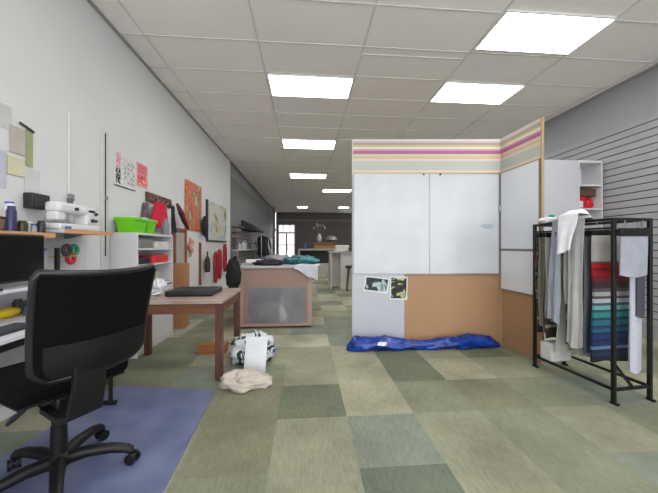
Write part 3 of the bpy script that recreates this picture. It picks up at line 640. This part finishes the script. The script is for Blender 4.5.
# little things on the shelf
def jar(name, x, y, z, r_, h, c, lab, cat='jar', lid=None):
    o = one(name, MB().lathe((0, 0, 0), [(r_, 0), (r_, h * .8), (r_ * .75, h * .9), (r_ * .75, h)], 16), mat(name + '_%d_%d_%d' % c, c, .35, var=.2, scale=20), (x, y, z), lab, cat, smooth='auto')
    if lid: MB().lathe((0, 0, h), [(r_ * .8, 0), (r_ * .8, .015)], 16).build('lid', mat('lid_%d_%d_%d' % lid, lid, .4), o, smooth='auto')
st = SZ + .0 - .005 + .001
t = thing('small_picture', 'small brown framed picture at the left end of the wall shelf', 'frame', (-1.99, 1.97, st))
MB().box(0, .02, 0, .13, 0, .10).build('frame', mat('brown_frame', (84, 56, 46), .5), t, bev=.004)
MB().box(.02, .022, .018, .112, .018, .082).build('picture', mat('frame_picture', (150, 120, 110), .5), t)
jar('tall_bottle', -1.93, 2.08, st, .026, .17, (40, 40, 84), 'tall dark blue bottle on the wall shelf', 'bottle', (220, 220, 225))
jar('white_bottle', -1.99, 2.13, st, .028, .19, (214, 208, 214), 'white bottle with blue cap on the wall shelf', 'bottle', (60, 80, 170))
jar('olive_jar', -1.93, 2.155, st, .028, .08, (62, 56, 30), 'short dark olive jar in front of the white bottle')
jar('cream_mug', -1.95, 2.215, st, .03, .085, (206, 204, 196), 'cream mug between the jars on the wall shelf', 'mug')
jar('dark_cup', -1.90, 2.262, st, .024, .09, (30, 30, 36), 'small black cup at the front end of the wall shelf', 'cup')
jar('black_jar', -1.955, 2.262, st, .026, .07, (28, 28, 32), 'small black jar behind the cream mug on the wall shelf')
jar('blue_cap_jar', -1.91, 2.215, st, .018, .05, (150, 152, 158), 'tiny grey jar with blue cap in front of the cream mug', 'jar', (50, 80, 160))
bpy.data.objects['black_jar'].location.x = -2.01
o = one('speaker_box', MB().box(0, .07, 0, .15, 0, .115), mat('black_case', (34, 34, 36), .5, var=.15), (XL + .002, 2.32, 1.485), 'black box speaker mounted on the left wall above the shelf', 'speaker', bev=.008)
MB().box(.07, .073, .01, .14, .01, .105).build('grille', mat('grille_dark', (46, 46, 48), .7), o)

# second shelf with sewing machine
t = thing('wall_shelf', 'short wooden shelf under the white sewing machine', 'shelf', (XL + .001, 2.36, 1.305))
MB().box(0, .26, 0, .54, 0, .028).build('board', mat('shelf_top', (196, 194, 194), .5), t)
MB().box(.26, .272, 0.0, .54, -.002, .030).build('front_edge', M_sh, t)
MB().prism([(0.024, 0), (.2, 0), (.04, -.04), (.024, -.04)], 'Y', .30, .32).build('bracket', M_alu, t)
S0 = 1.334
t = thing('sewing_machine', 'white sewing machine with dark knobs on the short shelf', 'sewing machine', (-1.93, 2.36, S0))
Msw = mat('sewing_white', (218, 218, 220), .3, var=.02)
MB().box(-.08, .08, 0, .43, 0, .045).build('base', Msw, t, bev=.012, seg=3)
MB().box(-.06, .06, .30, .43, .045, .20).build('column', Msw, t, bev=.02, seg=4)
MB().box(-.06, .06, .02, .43, .13, .215).build('arm', Msw, t, bev=.03, seg=4)
MB().box(-.045, .045, .02, .10, .07, .135).build('needle_head', Msw, t, bev=.015, seg=3)
MB().tube([(0, .06, .046), (0, .06, .08)], .004, 8).build('needle', M_alu, t)
for y, z, r_ in ((.36, .09, .017), (.40, .15, .014), (.40, .09, .012), (.18, .17, .014)):
    MB().tube([(.055, y, z), (.075, y, z)], r_, 14).build('dial', mat('dark_dial', (48, 48, 52), .4), t)
MB().tube([(0, .2, .215), (0, .2, .26)], .018, 12).build('thread_spool', mat('grey_thread', (90, 92, 100), .6), t)
one('foot_pedal', MB().box(0, .1, 0, .22, 0, .03), mat('pedal_black', (30, 34, 38), .5), (-1.90, 2.05, st), 'flat black foot pedal at the right end of the wooden wall shelf', 'pedal', bev=.006)
bpy.data.objects['foot_pedal'].location = (-1.955, 2.285, st) ; bpy.data.objects['foot_pedal'].scale = (.6, 0.01, 1)
bpy.data.objects.remove(bpy.data.objects['foot_pedal'])
one('blue_tape', MB().lathe((0, 0, 0), [(.03, 0), (.03, .022)], 20), mat('blue_tape_plastic', (44, 84, 160), .4), (-1.83 + .02, 2.40, S0), 'small blue tape roll beside the sewing machine', 'tape', smooth='auto').location = (-1.83, 2.41, S0 + .0)
bpy.data.objects['blue_tape'].scale = (.6, .6, 1)
# white panel under the shelf + hanging rolls
t = thing('pegboard_panel', 'white board on the wall below the sewing machine shelf', 'panel', (XL + .001, 2.32, .93))
MB().box(0, .02, 0, .60, 0, .33).build('board', mat('panel_white', (208, 206, 212), .5), t)
MB().tube([(.02, .02, .19), (.16, .30, .19)], .006, 8).build('peg', wood('peg_wood', (190, 150, 90), (206, 170, 110)), t)
def ribbon(y, z, c, lab, x=-1.97):
    pts = [(0, .035 * math.cos(a), .035 * math.sin(a)) for a in [2 * PI * i / 20 for i in range(21)]]
    one('ribbon_roll', MB().tube(pts, .016, 10, cap=False, flat=1.2), mat('ribbon_%d_%d_%d' % c, c, .4), (x, y, z), lab, 'ribbon', smooth=True)
ribbon(2.62, 1.10, (190, 30, 56), 'red ribbon roll hanging below the sewing machine')
ribbon(2.655, 1.17, (30, 150, 110), 'green ribbon roll hanging above the red roll')
ribbon(2.545, 1.17, (56, 52, 56), 'dark ribbon roll hanging beside the green roll', -1.945)
# ------------------------------------------------------------------ desk
DZ = .735
t = thing('computer_desk', 'white computer desk along the left wall with black metal legs', 'desk', (XL + .01, .4, 0))
MB().box(0, .56, 0, 2.02, DZ - .028, DZ).build('desktop', mat('desk_white', (214, 214, 220), .35), t, bev=.003)
MB().box(.50, .53, .06, 1.96, DZ - .075, DZ - .030).build('front_beam', M_blk, t)
for y in (.05, 1.93):
    MB().tube([(.10, y, .023), (.64, y, .023)], .016, 10).tube([(.60, y, .023), (.60, y, DZ - .05)], .014, 10).tube([(.60, y, DZ - .05), (.1, y, DZ - .05)], .014, 10).build('leg', M_blk, t, smooth='auto')
MB().box(.01, .03, .08, 1.94, .12, DZ - .08).build('modesty_panel', mat('panel_grey', (176, 178, 182), .5), t)
# riser shelf
t = thing('monitor_riser', 'white riser shelf on the desk under the black monitor', 'riser', (XL + .03, .65, DZ))
MB().box(0, .35, 0, 1.68, .195, .215).box(0, .33, 0, .02, 0, .195).box(0, .33, 1.66, 1.68, 0, .195).box(0, .01, .02, 1.66, 0, .195).build('board', mat('desk_white', (214, 214, 220), .35), t, bev=.003)
RZ = DZ + .216
t = thing('computer_monitor', 'wide black computer monitor facing the office chair', 'monitor', (-1.78, 1.66, RZ))
MB().box(-.09, .09, -.12, .12, 0, .012).build('stand_base', mat('monitor_black', (17, 17, 19), .5), t, bev=.004)
MB().box(-.05, -.02, -.03, .03, .012, .14).build('stand_neck', mat('monitor_black', (17, 17, 19), .5), t)
MB().box(-.02, .03, -.45, .45, .03, .325).build('screen_case', mat('monitor_black', (17, 17, 19), .5), t, bev=.008)
MB().box(.0305, .0315, -.435, .435, .045, .312).build('screen', mat('dark_screen', (16, 16, 18), .12), t)
# desk items
t = thing('keyboard', 'dark keyboard on the white desk in front of the riser', 'keyboard', (-1.70, 1.44, DZ))
MB().box(0, .13, 0, .42, 0, .015).build('keyboard_body', mat('kb_black', (34, 36, 42), .5), t, bev=.003)
mb = MB()
for a in range(5):
    for b in range(17): mb.box(.008 + .024 * a, .026 + .024 * a, .008 + .0238 * b, .026 + .0238 * b, .015, .021)
mb.build('keys', mat('key_grey', (70, 74, 82), .5), t)
one('yellow_tape', MB().blob((0, 0, .03), (.05, .09, .035), 2, .1, 2, floor=0), mat('yellow_plastic', (226, 190, 30), .4), (-1.955, 2.07, DZ), 'bright yellow rounded case on the desk behind the keyboard', 'case', smooth=True)
jar('steel_mug', -1.88, 2.15, DZ, .032, .085, (90, 104, 124), 'blue grey mug on the desk right of the yellow case', 'mug', (40, 40, 44))
jar('pencil_pot', -1.99, 2.19, DZ, .03, .10, (60, 50, 46), 'dark brown pot behind the yellow case', 'pot')
# jar + black post by shelf bracket
jar('glass_jar', -1.84, 2.32, RZ, .035, .22, (150, 152, 160), 'tall grey clear jar on the riser beside the black post', 'jar', (50, 70, 140))
bpy.data.objects['glass_jar'].location.y = 2.19
one('black_post', MB().box(-.012, .012, -.012, .012, 0, .24), M_blk, (-1.80, 2.27, RZ), 'thin black upright post on the riser by the wall shelf', 'post', bev=.003)

# ------------------------------------------------------------------ chair mat
def matfn(u, v):
    P = [Vector((-1.82, .95)), Vector((-.66, .95)), Vector((-.755, 2.50)), Vector((-1.62, 2.66))]
    p = P[0].lerp(P[1], u).lerp(P[3].lerp(P[2], u), v); return (p.x, p.y, .0035)
nt = NT('blue_mat_plastic'); nt.b.inputs['Base Color'].default_value = rgb(96, 110, 156); nt.b.inputs['Roughness'].default_value = .38
tc = nt.n('ShaderNodeTexCoord'); nz = nt.n('ShaderNodeTexNoise'); nz.inputs['Scale'].default_value = 5; nz.inputs['Detail'].default_value = 8
r = ramp(nt, [(.3, rgb(92, 101, 134)), (.7, rgb(114, 122, 155))]); nt.l(tc.outputs['Object'], nz.inputs['Vector']); nt.l(nz.outputs['Fac'], r.inputs['Fac']); nt.l(r.outputs['Color'], nt.b.inputs['Base Color'])
one('chair_mat', MB().sheet(matfn, 8, 8, .004), nt.m, (0, 0, 0), 'blue plastic floor mat under the office chair', 'mat')

# ------------------------------------------------------------------ office chair
M_cb = mat('chair_black_plastic', (19, 18, 20), .45, var=.08, spec=.35); M_cf = mat('chair_black_fabric', (11, 11, 12), .9, var=.12, scale=40, bump=.25, bscale=300, spec=.12)
M_rim = mat('chair_rim', (22, 22, 25), .38)
t = thing('office_chair', 'black high back office chair on a five star castor base', 'office chair', (-1.26, 1.60, .0055), R(61.5))
def legdir(a): return Vector((math.cos(a), math.sin(a), 0))
mb = MB().lathe((0, 0, 0), [(.045, .075), (.05, .09), (.05, .13), (.036, .145)], 20)
A0 = R(18 - 61.5)
for k in range(5):
    d_ = legdir(A0 + k * 2 * PI / 5); mb.tube([d_ * .02 + Vector((0, 0, .105)), d_ * .12 + Vector((0, 0, .118)), d_ * .22 + Vector((0, 0, .108)), d_ * .29 + Vector((0, 0, .088)), d_ * .315 + Vector((0, 0, .070))], [.034, .03, .026, .024, .02], 10)
mb.build('star_base', M_cb, t, smooth='auto')
for k in range(5):
    d_ = legdir(A0 + k * 2 * PI / 5); s_ = Vector((-d_.y, d_.x, 0)); c_ = d_ * .318
    rr_ = s_ * .9 + d_ * .45; rr_.normalize()
    q = Vector((c_.x, c_.y, .029))
    cs = MB().tube([q - rr_ * .009, q + rr_ * .009], .022, 14).tube([(c_.x, c_.y, .03), (c_.x, c_.y, .075)], .008, 8)
    cs = cs.build('caster', M_cb, t, smooth='auto')
    for sg in (-1, 1): MB().tube([q + rr_ * sg * .012, q + rr_ * sg * .026], .029, 18).build('wheel', M_cb, cs, smooth='auto')
MB().cyl((0, 0, .13), .030, .20, 20).cyl((0, 0, .33), .022, .12, 20).build('gas_column', M_cb, t, smooth='auto')
MB().cyl((0, 0, .145), .036, .14, 20, .033).build('column_sleeve', M_cb, t, smooth='auto')
MB().box(-.09, .09, -.19, .10, .43, .495).build('tilt_mechanism', M_cb, t, bev=.012, seg=3)
lv = MB().tube([(-.04, .03, .46), (-.07, .08, .41), (-.115, .15, .34)], .007, 8).build('lever', M_cb, t, smooth='auto')
MB().tube([(-.09, .11, .38), (-.115, .15, .34), (-.13, .175, .31)], [.010, .014, .009], 10).build('grip', mat('grip_black', (44, 44, 48), .5), lv, smooth='auto')
sb = MB().box(-.235, .235, -.20, .25, .505, .59).build('seat', M_cf, t, bev=.035, seg=5)
MB().box(-.215, .215, -.18, .23, .494, .507).build('seat_pan', M_cb, sb, bev=.004)
# back bracket: wide curved plate from mechanism up to backrest
MB().sheet(lambda u, v: ((u - .5) * (.15 - .03 * v) - .05, [-.12, -.25, -.33, -.365, -.375][int(min(3.999, v * 4))] * (1 - (v * 4 % 1 if v < 1 else 1)) + [-.12, -.25, -.33, -.365, -.375][min(4, int(min(3.999, v * 4)) + 1)] * (v * 4 % 1 if v < 1 else 1),
                         [.445, .425, .45, .57, .72][int(min(3.999, v * 4))] * (1 - (v * 4 % 1 if v < 1 else 1)) + [.445, .425, .45, .57, .72][min(4, int(min(3.999, v * 4)) + 1)] * (v * 4 % 1 if v < 1 else 1)), 6, 24, .028).build('back_bracket', M_cb, t, bev=.004)
BZ0, BZ1 = .635, 1.078
def hw(v):  # v 0 bottom .. 1 top
    w_ = .222 + .018 * v
    if v < .14: w_ -= .05 * (1 - v / .14) ** 2
    if v > .96: w_ -= .015 * ((v - .96) / .04) ** 2
    return w_
def back(u, v, off=0.0):
    x = (u - .5) * 2; v_ = v
    y = -.365 - .08 * v_ ** 1.3 + .055 * x * x + .03 * math.sin(PI * v_ * .9) * .5 + off
    z = BZ0 + (BZ1 - BZ0) * v_ - .018 * (1 - x * x) * v_ * 0 + .014 * x * x * v_ - .0
    return (x * hw(v), y, z)
bk = MB().sheet(lambda u, v: back(u, v), 24, 28, .022).build('backrest', M_cf, t, smooth='auto')
loop = [back(0, v / 20) for v in range(0, 21)] + [back(u / 20, 1) for u in range(1, 21)] + [back(1, 1 - v / 20) for v in range(1, 21)] + [back(1 - u / 20, 0) for u in range(1, 21)]
MB().tube(loop, .015, 10, cap=False).build('back_rim', M_rim, bk, smooth=True)
MB().sheet(lambda u, v: back(.06 + .88 * u, .04 + .30 * v, -.018 - .012 * math.sin(PI * u) * math.sin(PI * v)), 20, 10, .02).build('lumbar_shell', mat('lumbar_black', (13, 13, 15), .6, spec=.25), bk, smooth='auto')

# ------------------------------------------------------------------ cutting table
t = thing('cutting_table', 'large boxed cutting table with pinkish brown front and grey panel', 'table', (-.97, 4.35, 0))
M_pk = mat('pinkish_board', (152, 124, 112), .6, var=.04, scale=3)
W, D = 1.06, 1.7
MB().box(0, W, 0, D, 0.03, .88).build('cabinet_body', M_pk, t, bev=.003)
MB().box(-.05, W + .05, -.05, D + .05, .881, .915).build('tabletop', mat('grey_top', (170, 168, 168), .5), t, bev=.004)
MB().box(.13, W - .10, -.008, 0, .08, .60).build('grey_panel', blotch('grey_plastic_film', [(.35, (112, 110, 116)), (.62, (132, 132, 136)), (.72, (166, 165, 168))], 2.5, .3), t)
MB().box(.0, .06, -.01, 0, .03, .88).box(W - .06, W, -.01, 0, .03, .88).box(.06, W - .06, -.01, 0, .03, .07).build('front_frame', mat('frame_pink', (170, 144, 131), .6), t)
TZ = .916
one('paper_roll', MB().tube([(0, 0, .04), (.34, 0, .04)], .04, 16), M_pap, (-.95, 4.75, TZ), 'white paper roll on the left of the cutting table', 'roll', smooth='auto')
one('grey_jacket', MB().blob((0, 0, .05), (.22, .25, .09), 3, .35, 2, floor=0), C_('grey_cloth', (150, 150, 160)), (-.50, 5.3, TZ), 'grey folded jacket on the cutting table', 'cloth', smooth=True)
one('black_cloth', MB().blob((0, 0, .03), (.22, .16, .06), 5, .35, 2, floor=0), C_('black_cloth', (34, 34, 42)), (-.56, 4.56, TZ), 'black folded cloth in the middle of the cutting table', 'cloth', smooth=True)
one('teal_cloth', MB().blob((0, 0, .04), (.27, .30, .085), 8, .4, 2, nu=40, nv=24, floor=0), blotch('teal_fabric', [(.4, (30, 84, 96)), (.6, (70, 140, 146))], 6, .7), (-.09, 4.88, TZ), 'teal fabric heap on the right side of the cutting table', 'cloth', smooth=True)
def corner(u, v):
    # lies on the top, then falls over the front edge of the table near its right corner
    s_ = v * .5; x = .34 * u
    if s_ < .24: return (x + .06 * (1 - v), .24 - s_, .010 + .006 * math.sin(7 * u + 5 * v))
    k = (s_ - .24) / .26
    return (x, -.012 - .012 * math.sin(u * 14) * k - .01 * k, .010 - .20 * k * (.25 + .9 * u) + .01 * math.sin(9 * u) * k)
one('white_cloth', MB().sheet(corner, 14, 20, .004), C_('pale_sheet', (196, 198, 206)), (-.17, 4.29, TZ + .001), 'pale cloth hanging over the right corner of the cutting table', 'cloth', smooth='auto')
hb = one('black_handbag', MB().blob((0, 0, 0), (.10, .07, .24), 11, .3, 2.4), C_('deep_black_cloth', (18, 18, 22)), (-1.02, 4.226, .79), 'black bag hanging on the left corner of the cutting table', 'bag', smooth=True)
MB().tube([(-.03, 0, .2), (0, .03, .27), (.0, .09, .14), (.02, .2, .136), (.04, .25, .136)], .010, 8).build('strap', C_('deep_black_cloth', (18, 18, 22)), hb, smooth='auto')
# ------------------------------------------------------------------ far left: rails with clothes, white shelves
def rail(y, yl, label):
    t = thing('clothes_rail', label, 'clothes rail', (-1.50, y, 0), 0)
    MB().tube([(0, 0, .03), (0, 0, 1.62), (0, yl, 1.62), (0, yl, .03)], .016, 8).build('frame', mat('steel', (150, 150, 150), 0.3, 1.0), t, smooth='auto')
    for q in (0, yl): MB().tube([(-.22, q, .02), (.22, q, .02)], .018, 8).build('foot', M_blk, t, smooth='auto')
rail(10.0, 2.2, 'chrome clothes rail hung with dark garments by the grey slatted wall')
rg = random.Random(11)
gl_ = [((40, 38, 40), 'dark grey'), ((28, 28, 30), 'black'), ((60, 60, 64), 'charcoal'), ((190, 190, 192), 'white'), ((34, 34, 36), 'black'), ((120, 118, 116), 'grey'), ((205, 205, 205), 'pale'), ((180, 180, 184), 'light grey')]
ordn = ['nearest', 'second', 'third', 'fourth', 'fifth', 'sixth', 'seventh', 'farthest']
for k, (c, nm) in enumerate(gl_):
    y = 10.18 + .24 * k; hh = rg.uniform(.5, .75)
    t = thing('garment', '%s garment, %s from the camera on the chrome rail' % (nm, ordn[k]), 'garment', (-1.50, y, 0), 0)
    MB().tube([(-.02, 0, 1.66), (0, 0, 1.645), (.0, 0, 1.60), (-.18, 0, 1.53)], .005, 6).tube([(0, 0, 1.60), (.18, 0, 1.53)], .005, 6).build('hanger', M_alu, t)
    def gf(u, v, hh=hh, k=k):
        w_ = .14 + .04 * v + .02 * math.sin(v * 7 + k)
        a = u * 2 * PI
        return (w_ * math.cos(a), .05 * math.sin(a) * (1 + .4 * math.sin(6 * a + k)), 1.57 - .04 * abs(math.cos(a)) - hh * v)
    MB().sheet(gf, 28, 8, .006).build('cloth', C_('garment_%d_%d_%d' % c, c), t, smooth='auto')
# white low shelf with small bottles behind the bag
t = thing('display_shelf', 'long white shelf on the grey slatted wall beyond the canvases', 'shelf', (XL + .001, 8.4, 1.08))
MB().box(0, .2, 0, 3.6, 0, .03).box(0, .2, 0, 3.6, -.45, -.42).build('board', mat('shelf_white', (212, 212, 214), .4), t)
for q in (.02, 3.5): MB().box(0, .18, q, q + .03, -.42, 0).build('bracket', M_alu, t)
for k in range(12):
    c = rg.choice([(205, 205, 208), (170, 172, 176), (60, 60, 64), (190, 190, 190), (110, 110, 116)]); h = rg.uniform(.14, .3)
    tag(MB().lathe((0, 0, 0), [(.06, 0), (.065, h * .7), (.03, h * .85), (.03, h)], 12).build('bottle', mat('bottle_%d_%d_%d' % c, c, .3), None, smooth='auto'), '%s bottle on the long white wall shelf, number %s counted from the camera end' % ({205: 'white', 170: 'pale grey', 60: 'dark', 190: 'off white', 110: 'mid grey'}[c[0]], ['one', 'two', 'three', 'four', 'five', 'six', 'seven', 'eight', 'nine', 'ten', 'eleven', 'twelve'][k]), 'bottle', 'bottles on the white wall shelf').location = (XL + .10, 8.5 + .29 * k, 1.111)
# dark canopy and wooden shelves
t = thing('wall_awning', 'dark projecting display board high on the grey slatted wall', 'display board', (XL + .002, 9.6, 1.75))
MB().prism([(0, 0), (.45, -.02), (.45, .05), (0, .32)], 'Y', 0, 1.9).build('board', mat('dark_awning', (44, 44, 46), .6), t, bev=.01)
t = thing('peg_shelf', 'small brown peg shelf just past the white wall edge', 'shelf', (XL + .002, 8.35, 1.42))
for k in range(3): MB().box(0, .26, 0, .5, .16 * k, .16 * k + .03).build('board', wood('brown_shelf', (84, 58, 44), (120, 84, 62)), t)
for q in (.1, .36): MB().box(0, .02, q, q + .04, -.05, .4).build('bracket', M_alu, t)
# metal post near back
one('steel_post', MB().box(0, .09, 0, .09, 0, 3.54), mat('post_grey', (140, 136, 132), .5), (-1.93, 17.2, 0), 'grey square post rising to the ceiling by the bright door', 'post', bev=.005)
one('wall_speaker', MB().box(0, .1, 0, .2, 0, .14), mat('white_speaker', (224, 224, 224), .4), (-1.83, 17.2, 2.1), 'small white box mounted on the grey square post', 'speaker', bev=.01)
# ------------------------------------------------------------------ far counter and reception desk
t = thing('back_counter', 'long pale topped counter with dark open front near the back wall', 'counter', (-.35, 12.9, 0))
MB().box(0, 2.3, 0, .8, 1.02, 1.10).build('worktop', mat('counter_top', (176, 170, 166), .5), t, bev=.005)
MB().box(.1, 2.2, .25, .78, 0, 1.02).build('carcass', mat('counter_dark', (40, 40, 44), .6), t)
MB().box(0, .08, .02, .78, 0, 1.02).box(2.22, 2.3, .02, .78, 0, 1.02).box(.09, 2.2, .18, .24, 0, .45).build('side_panel', mat('counter_pale', (190, 188, 184), .5), t)
ylw = wood('yellow_wood', (132, 96, 50), (176, 134, 74))
one('wooden_crate', MB().box(0, 1.0, 0, .4, 0, .16), ylw, (.36, 13.1, 1.10), 'lower yellow brown wooden crate on the back counter', 'crate', bev=.01)
one('wooden_crate', MB().box(0, 1.1, 0, .42, 0, .12), wood('dark_yellow_wood', (96, 60, 36), (140, 92, 54)), (.34, 13.09, 1.262), 'darker upper wooden crate stacked on the back counter', 'crate', bev=.01)
one('purple_bottle', MB().lathe((0, 0, 0), [(.07, 0), (.07, .2), (.03, .26)], 14), mat('purple_glass', (90, 84, 130), .3), (-.05, 13.3, 1.10), 'small purple bottle on the left of the back counter', 'bottle', smooth='auto')
t = thing('flower_vase', 'white vase with pale flowers on the upper crate', 'vase', (.60, 13.3, 1.383))
MB().lathe((0, 0, 0), [(.05, 0), (.11, .1), (.12, .22), (.06, .36), (.07, .4)], 18).build('vase', mat('vase_white', (190, 192, 196), .4), t, smooth='auto')
mb = MB()
for k in range(9): a = k * 2.4; mb.tube([(0, 0, .36), (.12 * math.cos(a), .12 * math.sin(a), .55), (.26 * math.cos(a), .2 * math.sin(a), .62 + .06 * (k % 4))], .008, 5)
mb.build('stem', mat('stem_grey', (90, 92, 84), .7), t)
for k in range(9): a = k * 2.4; MB().blob((.26 * math.cos(a), .2 * math.sin(a), .64 + .06 * (k % 4)), (.035, .035, .035), k, .3, 3, 10, 6).build('flower', mat('flower_pale', (170, 168, 162), .8), t)
one('silver_bowl', MB().lathe((0, 0, 0), [(.12, 0), (.12, .04), (.16, .05), (.27, .12), (.24, .22), (.1, .30)], 20), mat('silver_dome', (150, 150, 152), .35, .5), (1.16, 13.3, 1.383), 'grey domed bowl on the upper crate beside the vase', 'bowl', smooth='auto')
t = thing('reception_desk', 'white reception desk partly hidden behind the partition edge', 'desk', (.68, 8.1, 0))
M_rd = mat('desk_panel_white', (206, 202, 196), .5)
MB().box(-.04, 1.6, -.04, .75, 1.02, 1.06).build('desktop', mat('glass_green_top', (170, 182, 174), .2), t, bev=.003)
MB().box(.0, .04, .0, .70, 0, 1.02).box(.28, 1.56, .02, .06, 0, 1.02).box(.28, .32, .06, .70, 0, 1.02).build('panel', M_rd, t, bev=.003)
MB().box(.04, .28, .3, .34, .05, 1.02).build('back_panel', M_rd, t)
one('white_printer', MB().box(0, .40, 0, .3, 0, .18), mat('printer_white', (214, 212, 206), .4), (.86, 8.5, 1.061), 'white box shaped printer on the reception desk', 'printer', bev=.03)
one('paper_tray', MB().box(0, .30, 0, .22, 0, .06), mat('paper_white', (214, 214, 220), .6), (.80, 8.12, 1.061), 'low white tray at the front of the reception desk', 'tray', bev=.01)
one('brown_basket', MB().lathe((0, 0, 0), [(.09, 0), (.12, .1)], 16), mat('basket_brown', (120, 80, 52), .7), (1.30, 8.2, 1.061), 'small brown basket on the reception desk by the partition', 'basket', smooth='auto')
t = thing('dark_stool', 'dark stool standing in front of the reception desk', 'stool', (1.22, 7.75, 0))
MB().cyl((0, 0, .62), .17, .07, 20).build('seat', mat('dark_seat', (50, 46, 46), .6), t, bev=.01)
for k in range(4):
    a = PI / 4 + k * PI / 2; MB().tube([(.12 * math.cos(a), .12 * math.sin(a), .62), (.19 * math.cos(a), .19 * math.sin(a), 0.01)], .013, 8).build('leg', M_blk, t, smooth='auto')
